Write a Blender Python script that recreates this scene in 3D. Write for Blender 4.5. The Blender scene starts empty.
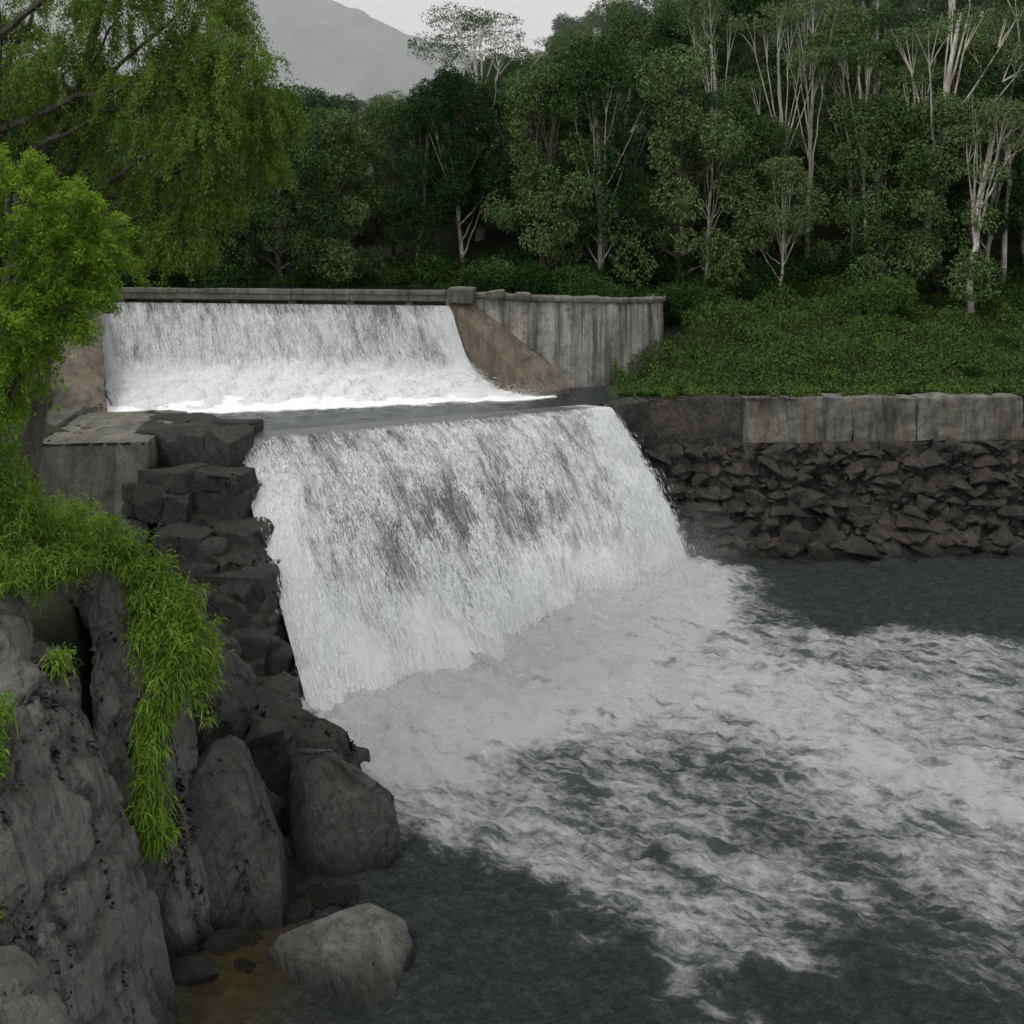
import bpy, bmesh, math, random
import numpy as np
from mathutils import Vector
R0=np.random.default_rng(7)
scene=bpy.context.scene
# ---------------------------------------------------------------- noise
def _h(ix,iy,iz):
    n=(ix.astype(np.uint32)*np.uint32(374761393))^(iy.astype(np.uint32)*np.uint32(668265263))^(iz.astype(np.uint32)*np.uint32(2246822519))
    n=(n^(n>>np.uint32(13)))*np.uint32(1274126177); n=n^(n>>np.uint32(16))
    n=n*np.uint32(2654435761); n=n^(n>>np.uint32(15))
    return n.astype(np.float64)/4294967295.0
def vnoise(P):
    P=np.asarray(P,float); Pi=np.floor(P); f=P-Pi; u=f*f*(3-2*f); I=Pi.astype(np.int64)
    x,y,z=I[...,0],I[...,1],I[...,2]; r=0
    for a in (0,1):
        for b in (0,1):
            for c in (0,1):
                w=(u[...,0] if a else 1-u[...,0])*(u[...,1] if b else 1-u[...,1])*(u[...,2] if c else 1-u[...,2])
                r=r+w*_h((x+a)&0xffffffff,(y+b)&0xffffffff,(z+c)&0xffffffff)
    return r
def fbm(P,o=4,s=0):
    P=np.asarray(P,float)+s*17.31; r=0;a=.5;t=0
    for i in range(o):
        r=r+a*vnoise(P*(2.03**i)+i*5.7); t+=a; a*=.5
    return r/t
def sm(a,b,x):
    t=np.clip((x-a)/(b-a),0,1); return t*t*(3-2*t)
def nrm(v): return v/np.maximum(np.linalg.norm(v,axis=-1,keepdims=True),1e-9)
def P3(x,y,z=0):
    x=np.asarray(x,float); return np.stack([x,np.broadcast_to(y,x.shape),np.broadcast_to(z,x.shape)],-1)
# ---------------------------------------------------------------- mesh build
def build(name,parts,mats,smooth=False,parent=None,attrs=None,uv=None):
    Vs=[];lt=[];idx=[];mi=[];off=0
    for V,F,m in parts:
        V=np.asarray(V,float).reshape(-1,3);F=np.asarray(F,np.int64)
        Vs.append(V); idx.append((F+off).ravel()); lt.append(np.full(len(F),F.shape[1])); mi.append(np.full(len(F),m)); off+=len(V)
    V=np.concatenate(Vs);idx=np.concatenate(idx);lt=np.concatenate(lt);mi=np.concatenate(mi)
    me=bpy.data.meshes.new(name)
    me.vertices.add(len(V)); me.vertices.foreach_set('co',V.astype(np.float32).ravel())
    me.loops.add(len(idx)); me.loops.foreach_set('vertex_index',idx.astype(np.int32))
    me.polygons.add(len(lt)); st=np.concatenate([[0],np.cumsum(lt)[:-1]])
    me.polygons.foreach_set('loop_start',st.astype(np.int32)); me.polygons.foreach_set('loop_total',lt.astype(np.int32))
    me.polygons.foreach_set('material_index',mi.astype(np.int32))
    me.polygons.foreach_set('use_smooth',np.full(len(lt),smooth))
    for m in mats: me.materials.append(m)
    me.update(calc_edges=True)
    if attrs:
        for k,a in attrs.items():
            at=me.attributes.new(k,'FLOAT','POINT'); at.data.foreach_set('value',np.asarray(a,np.float32).ravel())
    if uv is not None:
        l=me.uv_layers.new(name='flow'); l.data.foreach_set('uv',np.asarray(uv)[idx].astype(np.float32).ravel())
    ob=bpy.data.objects.new(name,me); scene.collection.objects.link(ob)
    if parent: ob.parent=parent
    return ob
def gridF(nu,nv):
    a=np.arange(nu*nv).reshape(nu,nv)
    return np.stack([a[:-1,:-1],a[1:,:-1],a[1:,1:],a[:-1,1:]],-1).reshape(-1,4)
def empty(name):
    e=bpy.data.objects.new(name,None); scene.collection.objects.link(e); return e
# ---------------------------------------------------------------- materials
class M:
    def __init__(s,name):
        s.m=bpy.data.materials.new(name); s.m.use_nodes=True; s.t=s.m.node_tree; s.t.nodes.clear()
        s.o=s.n('ShaderNodeOutputMaterial'); s.b=s.n('ShaderNodeBsdfPrincipled'); s.l(s.b.outputs[0],s.o.inputs[0])
    def n(s,ty,**k):
        n=s.t.nodes.new(ty)
        for a,v in k.items(): setattr(n,a,v)
        return n
    def l(s,a,b): s.t.links.new(a,b)
    def set(s,n,i,v):
        if isinstance(v,bpy.types.NodeSocket): s.l(v,n.inputs[i])
        elif v is not None: n.inputs[i].default_value=v
    def coord(s,kind='obj',scale=(1,1,1),rot=(0,0,0)):
        if kind=='uv': o=s.n('ShaderNodeUVMap',uv_map='flow').outputs[0]
        else: o=s.n('ShaderNodeTexCoord').outputs['Object']
        if rot!=(0,0,0):
            mr=s.n('ShaderNodeMapping'); s.l(o,mr.inputs[0]); mr.inputs['Rotation'].default_value=rot; o=mr.outputs[0]
        mp=s.n('ShaderNodeMapping'); s.l(o,mp.inputs[0]); mp.inputs['Scale'].default_value=scale; return mp.outputs[0]
    def noise(s,c,sc,det=5,ro=.6,dist=0):
        n=s.n('ShaderNodeTexNoise'); s.l(c,n.inputs['Vector']); n.inputs['Scale'].default_value=sc; n.inputs['Detail'].default_value=det
        n.inputs['Roughness'].default_value=ro; n.inputs['Distortion'].default_value=dist; return n.outputs['Fac']
    def ramp(s,f,st):
        r=s.n('ShaderNodeValToRGB'); s.l(f,r.inputs[0]); e=r.color_ramp.elements
        while len(e)<len(st): e.new(.5)
        for q,(p,c) in zip(e,st):
            q.position=p; q.color=(c,c,c,1) if not isinstance(c,tuple) else (*c,1)
        return r.outputs[0]
    def math(s,op,a,b=None,c=None,clamp=False):
        n=s.n('ShaderNodeMath',operation=op,use_clamp=clamp); s.set(n,0,a)
        if b is not None: s.set(n,1,b)
        if c is not None: s.set(n,2,c)
        return n.outputs[0]
    def mix(s,f,a,b,bt='MIX'):
        n=s.n('ShaderNodeMix',data_type='RGBA',blend_type=bt); s.set(n,0,f)
        for i,v in ((6,a),(7,b)):
            if isinstance(v,tuple): n.inputs[i].default_value=(*v,1)
            else: s.l(v,n.inputs[i])
        return n.outputs[2]
    def mr(s,v,a,b,c=0.,d=1.):
        n=s.n('ShaderNodeMapRange',interpolation_type='SMOOTHSTEP'); s.set(n,0,v)
        for i,q in zip((1,2,3,4),(a,b,c,d)): s.set(n,i,q)
        return n.outputs[0]
    def attr(s,k): return s.n('ShaderNodeAttribute',attribute_name=k).outputs['Fac']
    def bump(s,h,st,dist=.1):
        b=s.n('ShaderNodeBump'); b.inputs['Strength'].default_value=st; b.inputs['Distance'].default_value=dist; s.l(h,b.inputs['Height'])
        return b.outputs[0]
    def base(s,c): 
        if isinstance(c,tuple): s.b.inputs['Base Color'].default_value=(*c,1)
        else: s.l(c,s.b.inputs['Base Color'])
    def p(s,k,v): s.set(s.b,k,v)

def rock_mat(name,a,b,moss=.3,sc=1.,lam=.6,wl=.75,pit=.75):
    m=M(name); c=m.coord()
    n1=m.noise(c,.9*sc,8,.65,.4); n2=m.noise(c,6*sc,10,.75); n3=m.noise(c,40*sc,5,.8)
    cl=m.coord('obj',(5.,5.,.6),(.35,.5,.2)); ln=m.noise(cl,1.1*sc,10,.75,.3)
    col=m.mix(m.ramp(n1,[(.35,0.),(.65,1.)]),a,b)
    col=m.mix(m.ramp(n2,[(.46,0.),(.62,pit)]),col,tuple(x*.3 for x in a))
    col=m.mix(m.ramp(ln,[(.5,0.),(.6,lam)]),col,tuple(x*.25 for x in a))
    col=m.mix(m.ramp(n3,[(.5,0.),(.66,.45)]),col,tuple(min(.5,x*1.9) for x in b))
    g=m.n('ShaderNodeNewGeometry'); sp=m.n('ShaderNodeSeparateXYZ'); m.l(g.outputs['Normal'],sp.inputs[0])
    ms=m.math('MULTIPLY',m.mr(sp.outputs[2],.5,.95),m.ramp(m.noise(c,2.2,6),[(.48,0.),(.6,moss)]))
    col=m.mix(ms,col,(.05,.075,.022))
    sz=m.n('ShaderNodeSeparateXYZ'); m.l(g.outputs['Position'],sz.inputs[0])
    wet=m.mr(m.math('ADD',sz.outputs[2],m.math('MULTIPLY',n1,.5)),.25,wl,1.,0.)
    col=m.mix(m.math('MULTIPLY',wet,.8),col,(.016,.016,.013))
    m.base(col); m.p('Roughness',m.mr(wet,0.,1.,.55,.22))
    hh=m.math('ADD',m.math('MULTIPLY',n2,.9),m.math('MULTIPLY',n3,.4)); hh=m.math('ADD',hh,m.math('MULTIPLY',ln,-1.6))
    m.l(m.bump(hh,1.,.19),m.b.inputs['Normal']); return m.m
ROCK=rock_mat('granite_rock',(.16,.153,.138),(.30,.287,.262),.4,1.,.75,.75,.4)
ROCKM=rock_mat('dark_granite_rock',(.06,.057,.051),(.17,.162,.147),.3,1.,.65,.95,.6)
ROCKD=rock_mat('dark_wet_rock',(.022,.02,.018),(.08,.074,.064),.4,1.2)
RUB=rock_mat('rubble_stone',(.022,.02,.017),(.135,.118,.10),.5,1.3)
def concrete(name,a,b,stain=.8,brown=.3,zs=.16):
    m=M(name); c=m.coord(); cs=m.coord('obj',(2.2,2.2,zs))
    n=m.noise(c,.8,7,.65); st=m.noise(cs,1.1,8,.72,.3); f=m.noise(c,22,5,.75)
    col=m.mix(m.ramp(n,[(.3,0.),(.7,1.)]),a,b)
    col=m.mix(m.ramp(st,[(.44,0.),(.62,stain)]),col,(.022,.024,.02))
    col=m.mix(m.ramp(m.noise(cs,.5,4),[(.45,0.),(.65,brown)]),col,(.13,.09,.055))
    col=m.mix(m.ramp(m.noise(c,3.5,8,.78),[(.5,0.),(.64,.65)]),col,(.04,.045,.03))
    col=m.mix(m.ramp(f,[(.45,0.),(.7,.4)]),col,(.05,.05,.045))
    m.base(col); m.p('Roughness',.8); m.l(m.bump(m.math('ADD',f,m.math('MULTIPLY',n,2.)),.6,.06),m.b.inputs['Normal']); return m.m
CON=concrete('weathered_concrete',(.27,.26,.24),(.5,.485,.45),.8,.2)
CONW=concrete('mossy_coping_concrete',(.10,.098,.082),(.24,.23,.205),.85,.3,.35)
COND=concrete('mossy_dark_concrete',(.08,.08,.068),(.19,.185,.16),.7,.3,.4)
CONB=concrete('stained_brown_concrete',(.11,.093,.073),(.21,.178,.14),.8,.5)
def leafmat(name,c1,c2,tr=.35,rv=.3):
    m=M(name); g=m.n('ShaderNodeNewGeometry'); oi=m.n('ShaderNodeObjectInfo')
    col=m.mix(g.outputs['Random Per Island'],c1,c2)
    hs=m.n('ShaderNodeHueSaturation'); m.l(col,hs.inputs['Color']); m.l(m.mr(oi.outputs['Random'],0.,1.,1-rv,1+rv),hs.inputs['Value']); m.l(m.mr(oi.outputs['Random'],0.,1.,.52,.475),hs.inputs['Hue'])
    m.t.nodes.remove(m.b); d=m.n('ShaderNodeBsdfDiffuse'); m.l(hs.outputs[0],d.inputs[0])
    if tr:
        t=m.n('ShaderNodeBsdfTranslucent'); m.l(hs.outputs[0],t.inputs[0]); mx=m.n('ShaderNodeMixShader'); mx.inputs[0].default_value=tr
        m.l(d.outputs[0],mx.inputs[1]); m.l(t.outputs[0],mx.inputs[2]); m.l(mx.outputs[0],m.o.inputs[0])
    else: m.l(d.outputs[0],m.o.inputs[0])
    return m.m
LF=leafmat('forest_leaves',(.029,.058,.022),(.072,.112,.044),0,.5)
LD=leafmat('understory_leaves',(.018,.04,.013),(.042,.075,.025),0,.4)
LE=leafmat('eucalyptus_leaves',(.05,.082,.04),(.1,.142,.062),0,.2)
LB=leafmat('bright_leaves',(.09,.2,.02),(.22,.36,.05),.4,.05)
LH=leafmat('hanging_leaves',(.065,.165,.022),(.18,.325,.055),.35,.05)
LO=leafmat('overhanging_leaves',(.09,.145,.025),(.24,.3,.065),.4,.05)
LG=leafmat('grass_blades',(.025,.057,.016),(.085,.135,.036),0,.05)
def bark(name,a,b):
    m=M(name); c=m.coord('obj',(1,1,.35)); n=m.noise(c,4,6,.7)
    m.base(m.mix(m.ramp(n,[(.38,0.),(.65,1.)]),a,b)); m.p('Roughness',.8); m.l(m.bump(n,.5,.05),m.b.inputs['Normal']); return m.m
BW=bark('pale_bark',(.25,.23,.19),(.6,.58,.53)); BD=bark('dark_bark',(.03,.025,.02),(.1,.085,.07))
# ---------------------------------------------------------------- terrain
xl_y=[-30,10,16,19,22,26,29,33,36]; xl_x=[-6.2,-6.4,-7.2,-6.9,-6.6,-8.6,-10.6,-14.6,-15.5]
cr_x=[-9.5,-7.9,-2.9,3.1,4.2]; cr_y=[28.2,28.9,31.1,33.6,34.2]
def hgt(x,y):
    x=np.asarray(x,float);y=np.asarray(y,float)
    n=fbm(P3(x*.35,y*.35),4); nb=fbm(P3(x*.06,y*.06),4,3)
    pool=np.full(x.shape,-1.6)
    left=5.0+(n-.5)*1.2+np.clip(-x-11,0,60)*.28+np.clip(y-30,0,20)*.12-2.2*sm(18.5,21,y)*sm(29,27.5,y)*sm(-15,-12,x)
    xl=np.interp(y,xl_y,xl_x)
    z=pool+(left-pool)*sm(-.3,1.2,xl-x)
    cy=np.interp(x,cr_x,cr_y)+.8
    up=(y>cy)&(x>-14.8)&(x<3.8)&(y<38)
    z=np.where(up,np.minimum(np.where(xl-x>0,z,3.2),3.2) ,z)
    wl=np.interp(x,[3.2,7,60],[35.2,35.9,37.5])
    slope=np.interp(x,[-60,-20,-5,8,30,60],[.15,.17,.24,.40,.46,.46])
    bank=5.0+np.clip(y-37,0,9)*.24*sm(3,9,x)+ (n-.5)*1.4*sm(.5,3,y-wl)
    bank=bank+np.clip(y-46,0,34)*slope+(nb-.5)*5*sm(46,60,y)+1.2*(1-sm(3,9,x))*sm(40,44,y)
    z=np.where((y>wl)&(x>3.2),bank,z)
    z=np.where((y>39.6)&(x<=3.2),7.3+np.clip(y-46,0,34)*slope+(nb-.5)*5*sm(46,60,y),z)
    z=np.where((y<=39.6)&(y>36.5)&(x<=3.2)&(x>-15.2),3.2,z)
    z=np.where((y>38.2)&(y<47)&(x<-3)&(x>-40),np.minimum(z,6.5),z)
    z=np.where(y>80,z-np.clip(y-85,0,60)*.12,z)
    return z
gx=np.concatenate([np.linspace(-500,-45,30)[:-1],np.arange(-45,45,.5),np.linspace(45,500,30)])
gy=np.concatenate([np.linspace(-60,8,12)[:-1],np.arange(8,60,.4),np.arange(60,110,1.5),np.linspace(110,700,25)])
X,Y=np.meshgrid(gx,gy,indexing='ij')
m=M('ground_soil'); c=m.coord(); n=m.noise(c,.6,6); n2=m.noise(c,6,6,.7)
m.base(m.mix(m.ramp(n2,[(.35,0.),(.65,1.)]),m.mix(n,(.012,.02,.008),(.028,.04,.015)),(.03,.04,.016))); m.p('Roughness',.95); m.l(m.bump(n2,.8,.2),m.b.inputs['Normal'])
build('ground',[(np.stack([X,Y,hgt(X,Y)],-1),gridF(*X.shape),0)],[m.m],True)
# mountain
mx=np.linspace(-420,260,240); my=np.linspace(330,640,110); X,Y=np.meshgrid(mx,my,indexing='ij')
rid=np.interp(X,[-420,-200,-122,-95,-77,-50,-32,-10,20,120,260],[118,122,118,108,100,93,84,73,62,45,38])
Z=rid*np.exp(-((Y-450)/85)**2)+(fbm(P3(X*.02,Y*.02),5)-.5)*22+(fbm(P3(X*.12,Y*.12),4)-.5)*10
m=M('hazed_mountain_forest'); n=m.noise(m.coord(),.06,10,.8)
m.base(m.mix(m.ramp(n,[(.4,0.),(.6,1.)]),(.04,.07,.06),(.16,.20,.175))); m.p('Roughness',1.); m.l(m.bump(n,.9,6.),m.b.inputs['Normal'])  # forest tones paled: some distance haze is put into this colour
build('mountain',[(np.stack([X,Y,Z],-1),gridF(*X.shape),0)],[m.m],True)
# valley haze: real participating medium between the near ridge and the mountain, and thinner in the upper forest
def hazebox(lo,hi,dens):
    m=M('haze_air'); m.t.nodes.remove(m.b); v=m.n('ShaderNodeVolumeScatter'); v.inputs['Color'].default_value=(.95,1,1,1); v.inputs['Density'].default_value=dens; m.l(v.outputs[0],m.o.inputs['Volume'])
    (a,b,c),(d,e,f)=lo,hi; V=[(a,b,c),(d,b,c),(d,e,c),(a,e,c),(a,b,f),(d,b,f),(d,e,f),(a,e,f)]
    return build('haze_bank',[(V,[(3,2,1,0),(4,5,6,7),(0,1,5,4),(1,2,6,5),(2,3,7,6),(3,0,4,7)],0)],[m.m],False,HAZE)
HAZE=empty('valley_haze'); hazebox((-400,105,-20),(250,330,92),.0032); hazebox((-80,54,-5),(90,104,45),.003)
# ---------------------------------------------------------------- river water
gx=np.concatenate([np.linspace(-30,-8,20)[:-1],np.arange(-8,20,.06),np.linspace(20,120,60)])
gy=np.concatenate([np.linspace(-60,12,40)[:-1],np.arange(12,36.5,.06),np.array([37.5,39])])
X,Y=np.meshgrid(gx,gy,indexing='ij')
wx=X+(fbm(P3(X*.8,Y*.8),5,1)-.5)*3.2+(fbm(P3(X*.25,Y*.25),2,7)-.5)*2; wy=Y+(fbm(P3(X*.8,Y*.8),5,2)-.5)*2.6
def seg(pts,w,a):
    F=np.zeros(X.shape)
    for (x0,y0),(x1,y1) in zip(pts[:-1],pts[1:]):
        dx,dy=x1-x0,y1-y0; t=np.clip(((wx-x0)*dx+(wy-y0)*dy)/(dx*dx+dy*dy),0,1)
        d=np.hypot(wx-x0-t*dx,wy-y0-t*dy); F=np.maximum(F,a*np.exp(-(d/w)**2))
    return F
def comb(*a):
    r=np.ones(X.shape)
    for q in a: r=r*(1-np.clip(q,0,1))
    return 1-r
foam=comb(
 seg([(-4.3,21.9),(-1.6,23.6),(.9,26.4),(3.4,29.6),(5.6,31.4)],1.8,1.0),
 seg([(-3.4,20.6),(-1.2,21.6),(1.,23.6),(3,26),(5,28.5)],1.8,.76),
 seg([(4,29.6),(6.6,27.6),(9,27.1),(11.4,26.6),(15,26)],1.1,.44),
 seg([(2,26),(6,25.6),(10,24.6),(15,23.5)],1.3,.46),
 seg([(-1.4,22.4),(3.3,24),(6.6,23.1),(8.3,21.6),(10.2,20.4),(13,18.8),(20,16)],1.5,.70),
 seg([(3.3,24.5),(7,24.6),(11.5,22.3),(16,20.5)],1.2,.42),
 seg([(6.3,21.6),(9.3,19.6),(12,18)],1.0,.52),
 seg([(-2.3,20),(-.6,20),(.9,19),(2.4,17.4),(3.9,15.4)],.7,.42),
 seg([(-2.3,18.9),(-.6,18.9),(1,18.2)],.5,.34),
 seg([(-.4,21.4),(1.6,20.6),(3.6,19),(4.6,17.2)],.8,.34),
 seg([(2,21.2),(5.6,20.2),(7.8,18.4),(9.5,16.5)],1.3,.3),
 seg([(4,17.5),(7,16.2),(10,14)],1.6,.16),
 seg([(7.4,17.6),(9.1,17.3),(12,16.5)],.9,.3))
foam=foam*(1-.55*np.exp(-(((wx-1.0)/1.5)**2+((wy-21.0)/.75)**2)))
foam=foam*(1-.35*np.exp(-(((wx-4.6)/1.6)**2+((wy-21.0)/.6)**2)))
tur=np.exp(-np.minimum.reduce([np.hypot(X-a,Y-b) for a,b in ((-4.3,22),(-3,22.8),(-1.6,23.6),(-.3,25),(.9,26.4),(2.1,28),(3.4,29.6),(5.6,31.6))])**2/3.2)
rg=1-np.abs(fbm(P3(X*1.3+Y*.3,Y*2.2),4,15)-.5)*3.2
Z=(fbm(P3(X*.5,Y*.9),3,4)-.5)*.22+(fbm(P3(X*2.4+Y*.5,Y*3.6),4,5)-.5)*.26+np.clip(rg,0,1)**2*.13+foam*(fbm(P3(X*1.6,Y*1.9),5,6)-.4)*.7+tur*(fbm(P3(X*1.5,Y*1.5),5,8)-.2)*.9
Z=(Z-.05)*sm(36.5,35,Y)
sh=np.exp(-((X+4.3)/1.0)**2-((Y-15.6)/1.6)**2)
m=M('river_water_surface'); 
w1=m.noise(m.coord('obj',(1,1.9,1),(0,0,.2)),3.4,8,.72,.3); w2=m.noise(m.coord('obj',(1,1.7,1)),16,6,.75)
fa=m.attr('foam')
fs=m.noise(m.coord('obj',(.8,1.9,1),(0,0,.3)),1.5,9,.66,.3); fd=m.noise(m.coord('obj',(1,2.0,1),(0,0,.3)),6.,8,.74,0.)
rid=m.math('SUBTRACT',1.,m.math('ABSOLUTE',m.math('MULTIPLY',m.math('SUBTRACT',m.noise(m.coord('obj',(.7,2.,1),(0,0,.4)),1.2,7,.58,.5),.5),7.)))
lace=m.math('ADD',m.math('MULTIPLY',m.math('SUBTRACT',fs,.5),1.1),m.math('MULTIPLY',m.math('SUBTRACT',fd,.5),1.25))
lace=m.math('ADD',lace,m.math('MULTIPLY',m.math('SUBTRACT',rid,.35),.36))
ff=m.mr(m.math('ADD',fa,m.math('MULTIPLY',lace,m.mr(fa,.0,.3,.25,.95))),.14,.86)
shal=m.attr('shallow')
wc=m.mix(m.mr(fa,.03,.6),(.040,.050,.049),(.15,.19,.185)); wc=m.mix(m.math('MULTIPLY',m.math('SUBTRACT',m.math('ADD',m.math('MULTIPLY',w1,.5),m.math('MULTIPLY',w2,.5)),.47,clamp=True),5.,clamp=True),wc,(.12,.14,.138)); wc=m.mix(shal,wc,(.08,.064,.028))  # paler ripple spots mixed into the base colour imitate glints on the water
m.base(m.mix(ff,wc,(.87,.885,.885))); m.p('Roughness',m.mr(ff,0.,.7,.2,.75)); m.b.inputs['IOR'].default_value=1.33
bb=m.math('ADD',m.math('MULTIPLY',w1,1.3),m.math('MULTIPLY',w2,.6))
bb=m.math('ADD',bb,m.math('MULTIPLY',m.math('MULTIPLY',fd,ff),1.2))
m.l(m.bump(bb,1.,.28),m.b.inputs['Normal']); WAT=m.m
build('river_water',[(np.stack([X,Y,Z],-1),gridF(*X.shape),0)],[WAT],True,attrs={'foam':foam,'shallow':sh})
X,Y=np.meshgrid(np.arange(-16.5,5.2,.09),np.arange(28.6,38.2,.09),indexing='ij')
lo=np.interp(X,[-16.5,-8.5,-7.8,-2.9,3.1,4.6,5.2],[31,28.85,29.2,31.4,33.9,35.1,36.5])
d=np.interp(X,[-13,-6,.7,1.6],[33.0,34.2,35.8,36.6])-Y
pf=np.clip(1.05*np.exp(-np.clip(d+.15*(fbm(P3(X*2,Y*2),3,41)-.5)*6,0,9)**2/.30)*(X<1.6),0,1)+.25*np.exp(-np.clip(d,0,9)/1.3)
Z=4.96+(fbm(P3(X*1.5,Y*3),3,42)-.5)*.04+pf*(fbm(P3(X*2,Y*2),3,43)-.3)*.16
F=gridF(*X.shape); okf=((Y>lo).ravel())[F].all(1)
m=M('pool_surface'); w=m.noise(m.coord('obj',(1,2.2,1)),3.,7,.68,.5); fa=m.attr('foam'); ff=m.mr(m.math('ADD',fa,m.math('MULTIPLY',m.math('SUBTRACT',m.noise(m.coord('obj',(1,2.,1)),3.,8,.75,.8),.5),1.2)),.3,.8)
m.base(m.mix(ff,(.02,.027,.027),(.86,.885,.885))); m.p('Roughness',m.mr(ff,0.,.7,.12,.7)); m.b.inputs['IOR'].default_value=1.33; m.l(m.bump(w,.45,.1),m.b.inputs['Normal'])
build('pool_water',[(np.stack([X,Y,Z],-1),F[okf],0)],[m.m],True,attrs={'foam':np.clip(pf,.0,1)*1.0})
m=M('calm_water'); w=m.noise(m.coord('obj',(1,2.,1)),3.5,6,.6,.5); m.base((.012,.017,.016)); m.p('Roughness',.1); m.b.inputs['IOR'].default_value=1.33; m.l(m.bump(w,.3,.06),m.b.inputs['Normal']); CALM=m.m
me=bpy.data.meshes.new('reservoir_water'); me.from_pydata([(x,y,7.98) for x,y in [(-60,39.8),(-16,39.6),(-2.2,38.3),(-2,48),(-60,50)]],[],[list(range(5))]); me.materials.append(CALM); scene.collection.objects.link(bpy.data.objects.new('reservoir_water',me))
# ---------------------------------------------------------------- waterfalls
def fallmat(name,thr,wd,dark):
    m=M(name)
    s1=m.noise(m.coord('uv',(4.6,.8,1)),1.,8,.72,.4); s2=m.noise(m.coord('uv',(18,2.2,1)),1.,7,.78,.2); s3=m.noise(m.coord('uv',(.9,.4,1)),1.,4,.6,.5); s4=m.noise(m.coord('uv',(40,10,1)),1.,4,.75,.1)
    w=m.attr('white')
    s=m.math('ADD',m.math('MULTIPLY',s1,.32),m.math('MULTIPLY',s2,.40)); s=m.math('ADD',s,m.math('MULTIPLY',m.math('SUBTRACT',s3,.5),.22)); s=m.math('ADD',s,m.math('MULTIPLY',s4,.28))
    f=m.mr(m.math('ADD',s,m.math('MULTIPLY',w,.36)),thr,thr+wd)
    m.base(m.mix(f,dark,(.87,.89,.89)))
    m.l(m.bump(s,1.,.24),m.b.inputs['Normal'])
    m.p('Roughness',m.mr(f,0.,1.,.25,.65))
    return m.m
FM0=fallmat('falling_water',.378,.22,(.11,.12,.12))
m=M('water_strands'); m.t.nodes.remove(m.b); d=m.n('ShaderNodeBsdfDiffuse'); d.inputs[0].default_value=(.87,.89,.89,1); t=m.n('ShaderNodeBsdfTranslucent'); t.inputs[0].default_value=(.87,.89,.89,1); a=m.n('ShaderNodeMixShader'); a.inputs[0].default_value=.4; m.l(d.outputs[0],a.inputs[1]); m.l(t.outputs[0],a.inputs[2]); m.l(a.outputs[0],m.o.inputs[0]); STR=m.m
def pl(pts,s):
    p=np.array(pts,float); d=np.concatenate([[0],np.cumsum(np.linalg.norm(np.diff(p,axis=0),axis=1))]); L=d[-1]
    return np.stack([np.interp(s*L,d,p[:,0]),np.interp(s*L,d,p[:,1])],-1),L
def leafgeo(rng,C,D,L,W):
    n=len(C); D=nrm(D); S=nrm(np.cross(D,rng.normal(size=(n,3)))); L=(L*rng.uniform(.6,1.3,n))[:,None]; W=(W*rng.uniform(.6,1.3,n))[:,None]
    V=np.stack([C-D*L/2,C+S*W/2-D*L*.08,C+D*L/2,C-S*W/2-D*L*.08],1).reshape(-1,3)
    return V,np.arange(4*n).reshape(n,4)
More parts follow.
